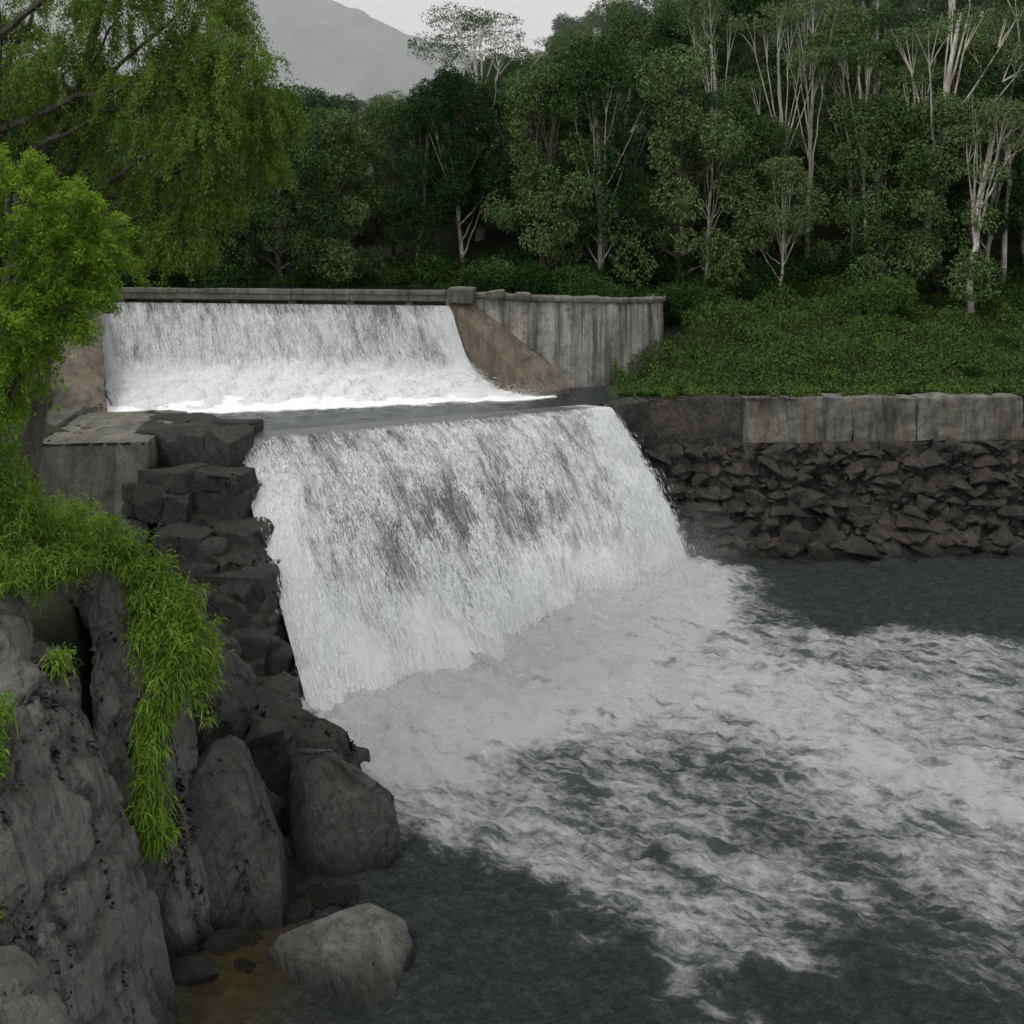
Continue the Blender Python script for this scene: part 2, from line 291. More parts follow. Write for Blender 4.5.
def fall(name,crest,base,z0,z1,pf,hf,nu,nv,back,whitef,amp,lump=None,nstr=0):
    s=np.linspace(0,1,nu); t=np.linspace(-.12,1.0,nv)
    c,L=pl(crest,s); b,_=pl(base,s)
    S,T=np.meshgrid(s,t,indexing='ij')
    tt=np.clip(T,0,1); H=hf(tt,S); Hz=pf(tt,S)
    xy=c[:,None,:]*(1-H[...,None])+b[:,None,:]*H[...,None]
    xy=xy+(nrm(c-b))[:,None,:]*(np.clip(-T,0,1)/.12*back)[...,None]
    z=z0-(z0-z1)*Hz
    out=nrm(b-c); LV=np.hypot(np.linalg.norm(b-c,axis=1).mean(),z0-z1); U=S*L; Vv=T*LV
    U=U+(fbm(P3(S*L*.5,Vv*.4,3.),3)-.5)*.45*sm(0,.3,T)
    n=fbm(P3(U*1.1,Vv*.4,0.),4)-.5; n2=fbm(P3(U*4,Vv*1.2,0.),4)-.5
    d=(n*amp+n2*amp*.6)*sm(-.02,.35,T)*(.5+T)
    if lump is not None: d=d+lump(S,T)*(fbm(np.stack([xy[...,0]*1.6,xy[...,1]*1.6,z*1.6],-1),5,9)-.4)
    xy=xy+out[:,None,:]*(d*.8)[...,None]; z=z+d*.5-(.12*(1-sm(0,.03,S)*sm(1,.97,S)))*sm(0,.2,T)
    V=np.stack([xy[...,0],xy[...,1],z],-1); W=whitef(S,T,U)
    parts=[(V,gridF(nu,nv),0)]; wh=[W.ravel()]; uvs=[np.stack([U.ravel(),Vv.ravel()],-1)]
    if nstr:   # ragged strands and drops thrown off the sheet
        rng=np.random.default_rng(nu); i=rng.integers(1,nu-1,nstr); j=(nv*(.12+.86*rng.uniform(0,1,nstr)**.8)).astype(int).clip(1,nv-2)
        N=nrm(np.cross(V[i+1,j]-V[i-1,j],V[i,j+1]-V[i,j-1])); N=N*np.sign(N[:,1:2]*-1+1e-9)
        D=nrm(V[i,j+1]-V[i,j-1]); p=fbm(np.c_[U[i,j]*2.2,Vv[i,j]*.7,U[i,j]*0],4,2)+W[i,j]*.25; k=p+rng.normal(size=nstr)*.05>.5
        C=V[i,j]+N*(rng.exponential(.06,nstr)*(.4+1.6*T[i,j]))[:,None]+D*rng.uniform(-.05,.05,(nstr,1))
        C=C[k];D=(D+rng.normal(size=(nstr,3))*.10)[k]; q=leafgeo(rng,C,D,rng.uniform(.05,.26,len(C)),rng.uniform(.007,.02,len(C)))
        parts.append((*q,1)); wh.append(np.ones(len(q[0]))); uvs.append(np.zeros((len(q[0]),2)))
    build(name,parts,[FM0,STR],True,attrs={'white':np.concatenate(wh)},uv=np.concatenate(uvs))
LC=[(-8.1,28.9),(-2.9,31.1),(3.3,33.7)]; LBs=[(-4.3,22.3),(-.6,25.4),(2.3,29.0),(5.8,32.4)]
UC=[(-16.3,38.9),(-9,38.2),(-2.3,37.5)]; UB=[(-13.0,33.0),(-6,34.2),(.7,35.8)]
fall('waterfall',LC,LBs,5.02,-.2,
  lambda t,S:np.clip(t,0,1)**(1.12+.35*S), lambda t,S:t, 520,190,.9,
  lambda S,T,U: -.16+.12*sm(0,.15,T)+.36*sm(.5,1,T)+.5*np.exp(-(S/.10)**2)*sm(.0,.4,T)+.42*np.exp(-((1-S)/.09)**2)-.3*sm(.02,-.05,T)-.14*np.exp(-((S-.42)/.3)**2-((T-.5)/.3)**2),.5,None,150000)
fall('waterfall',UC,UB,8.02,4.8,
  lambda t,S:np.where(t<.5,t*1.5,.75+.25*((t-.5)/.5)), lambda t,S:np.where(t<.5,t*.55,.275+.725*((t-.5)/.5)**1.1), 400,150,.9,
  lambda S,T,U: -.13+.12*sm(0,.12,T)+.62*sm(.36,.6,T)+.35*np.exp(-(S/.04)**2)+.35*np.exp(-((1-S)/.04)**2)-.3*sm(.02,-.05,T),.3,
  lambda S,T: .9*sm(.3,.55,T)*sm(1.05,.9,T),50000)
rng=np.random.default_rng(77); parts=[]
def spray(base,z,n,sd,hs,s):
    u=rng.uniform(0,1,n); p,_=pl(base,u); o=rng.normal(size=(n,2))*sd
    h=rng.exponential(hs,n)*(.35+1.3*vnoise(P3(p[:,0]*1.2,p[:,1]*1.2)))*np.exp(-(o**2).sum(1)/(2*sd*sd)*.5)
    C=np.c_[p+o+np.array([.15,-.25]),z+h]; parts.append((*leafgeo(rng,C,rng.normal(size=(n,3)),s,s),0))
spray(LBs,-.05,110000,.6,.5,.015); spray([(3,30),(5.8,32.2)],0,24000,.5,.4,.012); spray(UB,5.,26000,.4,.35,.018)
build('spray',parts,[STR],False)
# drifting mist: thin participating medium in soft overlapping puffs where the water lands
m=M('mist_vapour'); m.t.nodes.remove(m.b); v=m.n('ShaderNodeVolumeScatter'); v.inputs['Color'].default_value=(1,1,1,1); v.inputs['Density'].default_value=.02; m.l(v.outputs[0],m.o.inputs['Volume'])
bm=bmesh.new(); bmesh.ops.create_icosphere(bm,subdivisions=3,radius=1); bv=np.array([q.co[:] for q in bm.verts]); bf=np.array([[q.index for q in f.verts] for f in bm.faces]); bm.free()
mist=empty('mist'); rng=np.random.default_rng(3)
for i in range(12):
    u=min(1,i/11); p,_=pl(LBs,np.array([u])); r=rng.uniform(1.1,1.8)
    V=bv*(1+.5*(fbm(bv*1.3+i*4,3)-.5))[:,None]*np.array([r*1.25,r,r*.75])+np.array([p[0,0]+.2,p[0,1]-.1,.8+.2*u]); o=build('mist_puff',[(V,bf,0)],[m.m],True,mist)
# ---------------------------------------------------------------- hard structures
def hullrock(pts,seed,res=.14,bev=.06,amp=1.,cell=0,facets=0,ridge=0,rs=(2.4,2.0,.35)):
    bm=bmesh.new(); vs=[bm.verts.new(p) for p in pts]
    bmesh.ops.convex_hull(bm,input=vs)
    bmesh.ops.delete(bm,geom=[v for v in bm.verts if not v.link_faces],context='VERTS')
    bmesh.ops.dissolve_limit(bm,angle_limit=.05,verts=bm.verts,edges=bm.edges)
    if bev: bmesh.ops.bevel(bm,geom=list(bm.edges),offset=bev,segments=2,affect='EDGES',profile=.6)
    bmesh.ops.triangulate(bm,faces=bm.faces)
    for i in range(9):
        e=[q for q in bm.edges if q.calc_length()>res]
        if not e: break
        bmesh.ops.subdivide_edges(bm,edges=e,cuts=1); bmesh.ops.triangulate(bm,faces=[f for f in bm.faces if len(f.verts)>3])
    bm.normal_update(); V=np.array([v.co[:] for v in bm.verts]); N=np.array([v.normal[:] for v in bm.verts]); bm.verts.index_update()
    F=np.array([[v.index for v in f.verts] for f in bm.faces]); bm.free()
    rng=np.random.default_rng(seed)
    d=(fbm(V*.8,3,seed)-.5)*.7*amp
    if cell:
        W=V+(np.stack([fbm(V*1.5,3,seed+1),fbm(V*1.5,3,seed+2),fbm(V*1.5,3,seed+3)],-1)-.5)*.35
        q=W@np.array([[.85,.35,.4],[-.35,.93,0],[-.4,-.1,.9]])*np.array([1.7,1.3,.5])/cell
        ce=_h(*[np.floor(q[:,i]).astype(np.int64)&0xffffffff for i in range(3)])
        d=d+(ce-.5)*.34*amp
    V=V+N*d[:,None]
    if facets:
        c=V.mean(0); 
        for i in range(facets):
            nn=nrm(rng.normal(size=3)); nn[2]=abs(nn[2])*.8; nn=nrm(nn); pr=(V-c)@nn; lim=np.quantile(pr,.985)*rng.uniform(.78,.97); ex=np.clip(pr-lim,0,None); V=V-ex[:,None]*nn[None]*.96
    d=(fbm(V*2.6,4,seed+5)-.5)*.13*amp+(fbm(V*9,3,seed+6)-.5)*.035*min(1,amp*1.5)
    if ridge:   # foliation grooves running down the slabs
        R_=np.array([[.85,.35,.4],[-.35,.93,0],[-.4,-.1,.9]]); q=(V@R_)*np.array(rs); rr=1-np.abs(fbm(q,5,seed+9)-.5)*7; d=d-np.clip(rr,0,1)**2*ridge
    return V+N*d[:,None],F
def boxpts(c,s,rot=0,j=0,rng=R0):
    o=[]
    for a in (-.5,.5):
        for b in (-.5,.5):
            for e in (-.5,.5):
                x,y,z=a*s[0]+rng.uniform(-j,j),b*s[1]+rng.uniform(-j,j),e*s[2]+rng.uniform(-j,j)
                o.append((c[0]+x*math.cos(rot)-y*math.sin(rot),c[1]+x*math.sin(rot)+y*math.cos(rot),c[2]+z))
    return o
def block(c,s,rot=0,j=.02,seed=0,res=.3,bev=.04,amp=.12,facets=0):
    return hullrock(boxpts(c,s,rot,j,np.random.default_rng(seed)),seed,res,bev,amp,0,facets)
parts=[]; 
a=np.array([-17.5,39.6]);b=np.array([-1.6,38.1]); L=np.linalg.norm(b-a); rot=math.atan2(b[1]-a[1],b[0]-a[0]); nd=7
for i in range(nd):
    p=a+(b-a)*(i+.5)/nd; parts.append((*block((p[0],p[1],8.3),(L/nd-.015,.9,.28),rot,.008,i,.2,.02,.08),0))
    p=a+(b-a)*(i+.5)/nd+np.array([0,-.40]); parts.append((*block((p[0],p[1],8.5),(L/nd-.02,.18,.18),rot,.008,i+30,.2,.02,.08),0))
    p=a+(b-a)*(i)/nd; parts.append((*block((p[0],p[1],7.75),(.3,.7,.8),rot,.01,i+50,.3,.02,.05),0))
build('dam_walkway',parts,[COND],True)
def ruled(name,crest,base,z0,z1,mat,off,backw,mid=None):
    s=np.linspace(0,1,40); c,_=pl(crest,s); b,_=pl(base,s); o=nrm(c-b)
    rows=[np.c_[c+o*backw,np.full(40,z1-1)],np.c_[c+o*backw,np.full(40,z0-.12)],np.c_[c+o*off,np.full(40,z0-.12)]]
    if mid: rows.append(np.c_[c*(1-mid[0])+b*mid[0]+o*off*.8,np.full(40,mid[1])])
    rows+=[np.c_[b+o*off,np.full(40,z1)],np.c_[b+o*off,np.full(40,z1-1.)]]
    V=np.stack(rows,1); build(name,[(V,gridF(40,len(rows)),0)],[mat],False)
ruled('spillway_weir',LC,LBs,4.95,-.6,ROCKD,.6,1.0)
ruled('spillway_dam',UC,UB,7.9,3.9,CONB,.6,1.6,(.275,5.0))
def wall(pts,zt,zb,th,nx=120,nz=24,amp=.06,seed=0):
    s=np.linspace(0,1,nx); c,L=pl(pts,s); tg=nrm(np.gradient(c,axis=0)); no=np.stack([tg[:,1],-tg[:,0]],-1)
    ztop=np.interp(s,np.linspace(0,1,len(zt)),zt)
    prof=[(1,k/nz) for k in range(nz)]+[(1,1),(.5,1),(0,1),(0,.5),(0,0)]
    V=np.zeros((nx,len(prof),3))
    for k,(a,h) in enumerate(prof):
        V[:,k,:2]=c-no*th*(1-a); V[:,k,2]=zb+(ztop-zb)*h
    n=(fbm(V*1.5,4,seed)-.5)*amp*2; V[...,:2]+=no[:,None,:]*n[...,None]; V[...,2]+=n*.5
    return V.reshape(-1,3),gridF(nx,len(prof))
ww=[(-2.2,37.9),(-.5,37.6),(1.0,37.3),(2.4,37.4),(3.9,38.0),(5.2,39.2),(6.2,41.5),(6.8,45)]; wz=[8.45,8.35,8.3,8.2,8.05,7.9,7.8,7.7]
parts=[(*wall(ww,wz,3.5,.6,200,40,.05,3),0)]
cc,L=pl(ww,np.linspace(0,1,15)); tg=nrm(np.gradient(cc,axis=0))
for i in range(1,15):
    zt=np.interp(i/14,np.linspace(0,1,8),wz); r=math.atan2(tg[i,1],tg[i,0]); no=np.array([tg[i,1],-tg[i,0]])
    p=cc[i]+no*-.02; parts.append((*block((p[0],p[1],(3.6+zt-.12)/2),(.2,.14,zt-.12-3.6),r,.015,i,.25,.03,.1),0))
cc,L=pl(ww,np.linspace(0,1,23)); tg=nrm(np.gradient(cc,axis=0))
for i in range(1,23):
    zt=np.interp(i/22,np.linspace(0,1,8),wz); d=cc[i]-cc[i-1]; r=math.atan2(d[1],d[0]); no=nrm(np.array([d[1],-d[0]]))
    p=(cc[i]+cc[i-1])/2-no*.25; l=np.linalg.norm(d); parts.append((*block((p[0],p[1],zt+.02),(l*1.03,.84,.17),r,.01,i+60,.2,.03,.12),1))
parts.append((*block((-1.9,37.7,8.42),(1.0,.9,.5),-.1,.05,99,.12,.03,.25),1)); parts.append((*block((-.6,37.55,8.46),(.6,.6,.28),-.1,.04,98,.12,.03,.25),1)); parts.append((*block((.4,37.45,8.4),(.5,.5,.24),-.1,.04,97,.12,.03,.25),1))
build('concrete_retaining_wall',parts,[CON,COND],True)
def wedge(name,pts,mat,seed): build(name,[(*hullrock(pts,seed,.15,.04,.3,0),0)],[mat],True)
wedge('spillway_training_wall',[(-2.5,37.6,8.3),(-1.8,37.6,8.3),(.9,35.7,5.1),(2.1,36.4,5.15),(1.8,37.1,5.7),(-1.2,37.6,7.9),(.9,35.7,4),(2.1,36.4,4),(-2.5,38,4),(1.8,37.3,4)],CONB,5)
wedge('spillway_training_wall',[(-16.1,38.9,8.6),(-18.,38.9,8.8),(-13.2,32.7,5.2),(-16.8,32.,5.3),(-17.4,34.5,7.4),(-14.9,34.5,6.8),(-13.2,32.7,3.5),(-16.8,32.,3.5),(-18,38.9,3.5),(-16.,38.9,3.5)],CONB,6)
build('concrete_abutment',[(*block((-11.7,29.5,3.2),(3.1,4.,4.3),.05,.02,3,.15,.05,.3),0),(*block((-15.4,30.5,3.4),(3.6,3.5,3.9),.15,.03,4,.15,.05,.3),0)],[COND],True)
# masonry pier: coursed quarried blocks over broken bedrock
rng=np.random.default_rng(21); parts=[]
zc=5.3;k=0
while zc>2.2:
    f=np.clip((5.2-zc)/5.4,0,1); hh=rng.uniform(.45,.8)
    ex=-8.0+3.7*f+rng.uniform(-.12,.12); ey=28.6-6.3*f; wid=2.7-1.0*f
    for row in range(3):
        x=ex+.2+rng.uniform(-.1,.1)
        while x>ex-wid:
            w=rng.uniform(.7,1.6); dy=rng.uniform(-.3,.3)+row*.85-.15
            parts.append((*block((x-w/2,ey+dy+(x-ex)*-.1,zc-hh/2),(w*1.1,rng.uniform(.8,1.2),hh*1.12),rng.uniform(-.12,.12)-.25,.04,k,.09,.02,.6,3),0)); k+=1
            x-=w
    zc-=hh
parts.append((*hullrock([(-10.6,29.5,4.6),(-7.9,25.2,2.9),(-6.3,25.3,2.9),(-7.6,22.6,-.6),(-4.6,22.3,-.6),(-5.1,23.2,1.2),(-7.4,28.,3.9),(-8.3,29.4,4.6),(-9.3,27.4,4.0),(-10.5,30,-1),(-5.,29,-1)],77,.09,.03,1.1,.62,5,.05),0))
for i in range(42):
    f=rng.uniform(.42,.98); x=-8.0+3.7*f-.35-rng.uniform(0,1.6); y=28.6-6.3*f+rng.uniform(-.4,.4); z=5.1-5.2*f+rng.uniform(-.6,.2); s=rng.uniform(.25,.5)
    parts.append((*block((x,y,z),(s*2.,s*1.6,s*1.4),rng.uniform(-.5,.5),.08,i+900,.09,.03,.6,2),0))
build('masonry_pier',parts,[ROCKD],True)
# right wall
rw=[(3.4,33.8),(4.6,34.7),(6.2,35.0),(9,35.1),(14,35.2),(20,35.4),(30,36),(60,38)]
parts=[(*wall(rw,[5.0]*8,-1.2,.7,500,40,.16,9),0)]
rng=np.random.default_rng(22)
dist=0; _,L=pl(rw,np.array([0.]))
while dist<L-1:
    l=rng.uniform(2.2,4.2) if dist>1 else 1.4; q,_=pl(rw,np.array([dist/L,min(1,(dist+l)/L)])); d=q[1]-q[0]; r=math.atan2(d[1],d[0]); no=nrm(np.array([d[1],-d[0]])); p=q.mean(0)+no*(.08+rng.uniform(-.03,.03)); ll=np.linalg.norm(d); st=dist<2.6
    hh=rng.uniform(1.5,1.8); parts.append((*block((p[0],p[1],5.12-hh/2+rng.uniform(-.02,.02)),(ll*1.0,.5,hh),r,.02,int(dist*10)+200,.09,.03,.5),0 if st else 1)); dist+=l
build('stone_river_wall',parts,[RUB,CONW],True)
parts=[]; base=[hullrock([tuple(v) for v in nrm(rng.normal(size=(12,3)))*rng.uniform(.75,1.15,(12,1))],i+300,.4,.03,.25,0,4) for i in range(14)]
cc,L=pl([(4.2,34.1),(6.2,34.6),(9,34.7),(14,34.8),(20,35.0),(34,35.9)],np.linspace(0,1,400))
for i in range(4600):
    q=rng.uniform()**1.1; p=cc[int(q*399)]; h=rng.uniform(); V,F=base[rng.integers(14)]
    sz=(.04+.4*rng.uniform()**6)*(1+.5*(1-h)); out=1.1*(1-h)**1.3+.1+rng.uniform(-.1,.12); a=rng.uniform(-.5,.5)
    S=V*np.array([sz*1.5,sz,sz*rng.uniform(.5,1.)]); S=np.c_[S[:,0]*math.cos(a)-S[:,2]*math.sin(a),S[:,1],S[:,0]*math.sin(a)+S[:,2]*math.cos(a)]
    parts.append((S+np.array([p[0],p[1]-out,-.3+3.8*h]),F,0))
for i in range(60):
    q=rng.uniform()**1.1; p=cc[int(q*399)]; V,F=base[rng.integers(14)]; sz=rng.uniform(.1,.4); parts.append((V*np.array([sz*1.6,sz,sz*.6])+np.array([p[0],p[1]-1.2-rng.uniform(0,.5),-.05]),F,0))
s=np.linspace(0,1,400); hh=np.linspace(0,1,46); c4,_=pl([(3.9,34.0),(6.2,34.6),(9,34.7),(14,34.8),(20,35.0),(34,35.9)],s)
V=np.stack([np.c_[c4[:,0],c4[:,1]-(1.1*(1-h)**1.3),np.full(400,-.6+4.2*h)] for h in hh],1); V[...,1]-=(fbm(V*2.2,5,3)-.5)*.9
parts.append((V,gridF(400,46),0))
build('rubble_embankment',parts,[RUB],True)
# ---------------------------------------------------------------- foreground cliff & boulders
RS=(1.5,1.2,.16)
parts=[]
parts.append((*hullrock([(-4.75,14.9,-.6),(-4.7,13.4,-.6),(-7.3,15.9,5.75),(-8.2,15.6,5.8),(-9.5,16,5.9),(-6.35,15.6,3.3),(-5.5,15.3,1.4),(-7.0,12.2,2.8),(-5.2,12.2,.1),(-9,18.5,5.2),(-6.6,17.5,-.6),(-11,12,4.8),(-11,9,3),(-6,8,-1)],11,.05,.03,.34,1.6,12,.16,RS),0))
parts.append((*hullrock([(-7.25,16.7,5.9),(-6.6,17.0,5.8),(-5.95,16.8,4.4),(-5.85,16.6,3.2),(-5.15,16.0,1.5),(-4.6,15.8,-.6),(-6.0,16.,2.9),(-7.,16.2,4.6),(-7.5,18.3,5.7),(-6.2,18.4,4.4),(-5,18,-1),(-6,15.6,-1)],12,.05,.03,.34,1.3,8,.14,RS),0))
parts.append((*hullrock([(-8.6,14.9,6.15),(-7.7,15.1,5.95),(-7.2,15.0,4.7),(-7.6,14.3,4.3),(-9.5,14,5.2),(-9.5,16.4,6.1),(-7.6,16.1,5.7)],13,.05,.03,.2,.8,3,.1,RS),0))
build('rock_cliff',parts,[ROCK],True)
def rock(name,pts,seed,mat=ROCK,amp=.4,cell=.9,res=.05,fc=10,ridge=.06): build(name,[(*hullrock(pts,seed,res,.03,amp,cell,fc,ridge,RS),0)],[mat],True)
rock('boulder',[(-5.2,17.3,3.15),(-5.8,17.2,2.6),(-4.6,17.2,2.4),(-3.75,17.0,.7),(-3.7,16.6,.1),(-4.2,16.2,-.5),(-5.3,16.3,-.5),(-5.6,16.6,1.2),(-5.2,18.6,2.6),(-4,18.4,-.5),(-6,18.5,-.5)],14,ROCKM,.3,1.2)
rock('boulder',[(-3.75,18.6,1.8),(-2.75,18.9,1.6),(-2.15,18.3,1.2),(-2.1,18.1,.2),(-2.5,17.7,-.5),(-3.6,17.6,-.5),(-4.1,17.9,.9),(-3.0,18.,1.2),(-2.1,19.5,-.5),(-4.2,19.6,-.5),(-4.2,19,1.6)],15,ROCKM,.3,.9,.05,6)
rock('boulder',[(-5.2,19.6,2.5),(-4.1,19.6,2.2),(-3.2,19.8,1.9),(-3.1,20.4,.5),(-3.5,18.9,.6),(-5,18.6,-.5),(-3.0,20.6,-.5),(-5.6,21,-.5),(-5.5,20.8,2.3)],16,ROCKD,.5)
rock('boulder',[(-4.4,21.6,1.6),(-5.6,21.6,2.0),(-5.8,20.6,1.4),(-4.2,21,-.5),(-6,20.4,-.5),(-4.8,20.6,1.3),(-5,22.5,1.5)],17,ROCKD,.5)
rock('river_boulder',[(-3.9,15.55,.2),(-3.3,14.9,-.3),(-1.8,14.8,-.3),(-1.25,15.6,.14),(-1.45,16.0,.32),(-2.5,16.5,.62),(-3.4,16.4,.45),(-2.6,15.2,.42),(-1.7,15.4,.36),(-2.1,16.7,-.3),(-3.9,16.4,-.3)],18,ROCK,.2,0,.05,14,.02)
rock('boulder',[(-6.1,11.6,2.9),(-5.5,12.2,2.6),(-5.1,11.9,1.9),(-5.3,11.2,1.2),(-7,10.8,1.5),(-7.2,12,3.),(-6.3,12.8,2.7),(-7,12.5,1),(-5.6,12.6,1.2)],19,ROCK,.3,0)
rock('bank_rock',[(-8.2,18,5.7),(-6.4,17.9,5.2),(-5.4,18.2,3.9),(-5.2,19,2.6),(-5.,20,2.6),(-5.6,17.6,3),(-8,21,4.6),(-7,22.5,2.6),(-6,21,2.6),(-5.5,22,-.5),(-5,18,-.5),(-8.5,20,-.5)],20,ROCKD,.7,.8,.09)
parts=[]; rng=np.random.default_rng(44)
for i,(x,y,z,s) in enumerate([(-4.6,16.0,.0,.35),(-4.2,15.7,-.05,.2),(-4.1,16.1,-.02,.26),(-3.55,16.8,0,.28),(-4.9,15.4,.1,.4),(-2.9,17.2,.0,.3),(-3.4,17.2,.05,.35),(-3.2,19.6,.3,.5),(-3.4,20.8,.3,.5),(-4.4,18.,1.,.5),(-5.6,18.3,2.8,.5),(-4.8,19.,1.9,.45)]):
    pts=nrm(rng.normal(size=(12,3)))*rng.uniform(.8,1.15,(12,1))*s*np.array([1.2,1,.75])+np.array([x,y,z]); parts.append((*hullrock([tuple(p) for p in pts],i+500,.08,.02,.3,0,6),0))
build('loose_rocks',parts,[ROCKD],True)
# ---------------------------------------------------------------- foliage
def clump(rng,c,r,n,L,W,droop=.2,shell=.5,outw=.6):
    d=nrm(rng.normal(size=(n,3))); rad=rng.uniform(shell,1,n)**.6*(.55+.85*vnoise(d*2.6+np.array(c)[None]*3.1))
    P=np.array(c)+d*rad[:,None]*np.array(r); D=d*outw+rng.normal(size=(n,3))*.55+np.array([0,0,-droop])
    return leafgeo(rng,P,D,L,W)
def tube(pts,rad,sides=7):
    p=np.array(pts,float); t=nrm(np.gradient(p,axis=0)); u=nrm(np.cross(t,np.array([.31,.95,.05]))); v=np.cross(t,u); a=np.linspace(0,2*np.pi,sides,endpoint=False)
    V=p[:,None]+(u[:,None]*np.cos(a)[None,:,None]+v[:,None]*np.sin(a)[None,:,None])*np.array(rad)[:,None,None]
    n=len(p); i=np.arange(n*sides).reshape(n,sides); j=np.roll(i,-1,axis=1)
    return V.reshape(-1,3),np.stack([i[:-1],j[:-1],j[1:],i[1:]],-1).reshape(-1,4)
def bez(a,b,bend,n=8,rng=R0,w=.0):
    t=np.linspace(0,1,n)[:,None]; m=(np.array(a)+np.array(b))/2+np.array(bend)
    p=(1-t)**2*np.array(a)+2*t*(1-t)*m+t*t*np.array(b)
    if w: p[1:-1]+=rng.normal(size=(n-2,3))*w
    return p
def tree(seed,H,R,cb,ncl,nl,L,W,tr,flat=.7,cr=.32,droop=.2,lean=0,bottom=.0):
    rng=np.random.default_rng(seed); parts=[]
    top=np.array([rng.normal()*.05*H+lean,rng.normal()*.05*H,H*.82]); tp=bez((0,0,-.6),top,(rng.normal()*.04*H,rng.normal()*.04*H,0),12,rng,.05)
    parts.append((*tube(tp,np.linspace(tr,tr*.35,12)),0))
    for i in range(ncl):
        z=cb+(1-cb)*rng.uniform(0,1)**.8; zz=(z-cb)/(1-cb); prof=math.sqrt(max(.05,1-(zz*1.55-.6)**2)) if not bottom else math.sqrt(max(.05,1-zz**2*.85))
        a=i*2.4+rng.uniform(-.5,.5); q=R*prof*rng.uniform(.35,1.)
        if i==0: q=0;z=.95
        c=np.array([math.cos(a)*q+top[0]*z,math.sin(a)*q+top[1]*z,z*H-.25])
        r=R*cr*rng.uniform(.65,1.35); parts.append((*clump(rng,c,(r,r,r*flat),int(nl*(r/(R*cr))**2),L,W,droop),1))
        k=int(np.clip(z*.72*11/.82*rng.uniform(.6,1),2,11)); s=tp[k]; br=tr*.5*(1-k/18)
        if ncl<20 or i%3==0:
            parts.append((*tube(bez(s,c,(0,0,-.08*H*rng.uniform(0,1)),8,rng,.04*R/3),np.linspace(br,br*.18,8),5),0))
            for u in range(3):
                e=c+nrm(rng.normal(size=3))*r*.7; parts.append((*tube(bez(c-(c-s)*.25,e,(0,0,.1),5),np.linspace(br*.4,br*.08,5),4),0))
    return parts
def meshonly(name,parts,mats):
    o=build(name,parts,mats,False); me=o.data; bpy.data.objects.remove(o); return me
PH=[10,11,9,12,8,12]
protos=[meshonly('forest_tree_%d'%i,tree(100+i,H,R,cb,nc,nl,.16,.07,tr,fl,crr,.35,0,bt),[bk,lf]) for i,(H,R,cb,nc,nl,tr,fl,crr,bt,bk,lf) in enumerate([
 (10,2.9,.2,48,520,.16,.9,.26,0,BD,LF),(11,2.6,.3,44,520,.14,1.0,.27,0,BW,LF),(9,3.1,.15,50,520,.16,.85,.25,1,BD,LF),(12,2.4,.38,36,520,.16,.85,.25,0,BW,LF),(8,2.6,.08,46,520,.14,.95,.28,1,BD,LF),(12,2.5,.48,26,520,.15,.6,.27,0,BW,LE)])]
shrub=meshonly('understory_shrub',[(*clump(np.random.default_rng(5+i),(math.cos(i*2.4)*.9*(i>0),math.sin(i*2.4)*.9*(i>0),.7+.35*(i%3)),(.8,.8,.7),650,.14,.06,.1),0) for i in range(8)],[LD])
def inst(me,name,loc,s,rz,parent,sz=1.):
    o=bpy.data.objects.new(name,me); scene.collection.objects.link(o); o.parent=parent; o.location=loc; o.scale=(s,s,s*sz); o.rotation_euler=(0,0,rz)
def gz(x,y): return float(hgt(np.array([x]),np.array([y]))[0])
# slope of the canopy skyline seen from the river: the ridge falls toward the valley on the left
def skyline(b): return np.interp(b,[-.7,-.3,-.22,-.16,-.08,-.03,.03,.07,.12,.6],[.16,.125,.11,.10,.115,.14,.165,.19,.21,.32])
forest=empty('forest'); rng=np.random.default_rng(5)
pts=[]
y=47.6
while y<88:
    step=3.1+(y-48)*.05; x=-.52*y-2
    while x<.58*y+4:
        px=x+rng.uniform(-.4,.4)*step; py=y+rng.uniform(-.3,.4)*step; pts.append((px,py)); x+=step
    y+=step*1.05
nt_=0
for px,py in pts:
    if px<-2 and py<48: py+=1.
    z=gz(px,py); k=rng.choice(6,p=[.2,.18,.18,.18,.1,.16]); s=rng.uniform(.75,1.15); sz=rng.uniform(1.,1.2)
    if py<50: k=rng.choice([0,2,4,1])
    cap=(12+py*skyline(px/py)-z)/(PH[k]*1.04); f=min(1.,cap*rng.uniform(.9,1.05)/(s*sz))
    if f*s<.35: continue
    inst(protos[k],'tree',(px,py,z),s*f**.7,rng.uniform(0,6.28),forest,sz*f**.3); nt_+=1
for i in range(150):
    px=rng.uniform(-34,36); py=rng.uniform(45.,49) if px>6 else rng.uniform(46.5,49)
    inst(shrub,'understory',(px,py,gz(px,py)-.3),rng.uniform(.4,1.),rng.uniform(0,6.28),forest)
for i in range(26):
    px=rng.uniform(-1,8); py=rng.uniform(43,48); inst(shrub,'understory',(px,py,gz(px,py)),rng.uniform(.6,1.1),rng.uniform(0,6.28),forest)
for i in range(110):
    px=rng.uniform(7,30); py=37+9*rng.uniform()**.7; inst(shrub,'understory',(px,py,gz(px,py)-.15),rng.uniform(.12,.42),rng.uniform(0,6.28),forest,.8)
for px,py,s in ((-24,40,.9),(-22,36,.8),(-27,45,1.),(-19.5,34,.55),(-30,38,1.)):
    inst(protos[int(rng.integers(3))],'tree',(px,py,gz(px,py)),s,rng.uniform(0,6),forest)
def place(name,parts,mats,loc):
    o=build(name,parts,mats,False); o.location=loc; return o
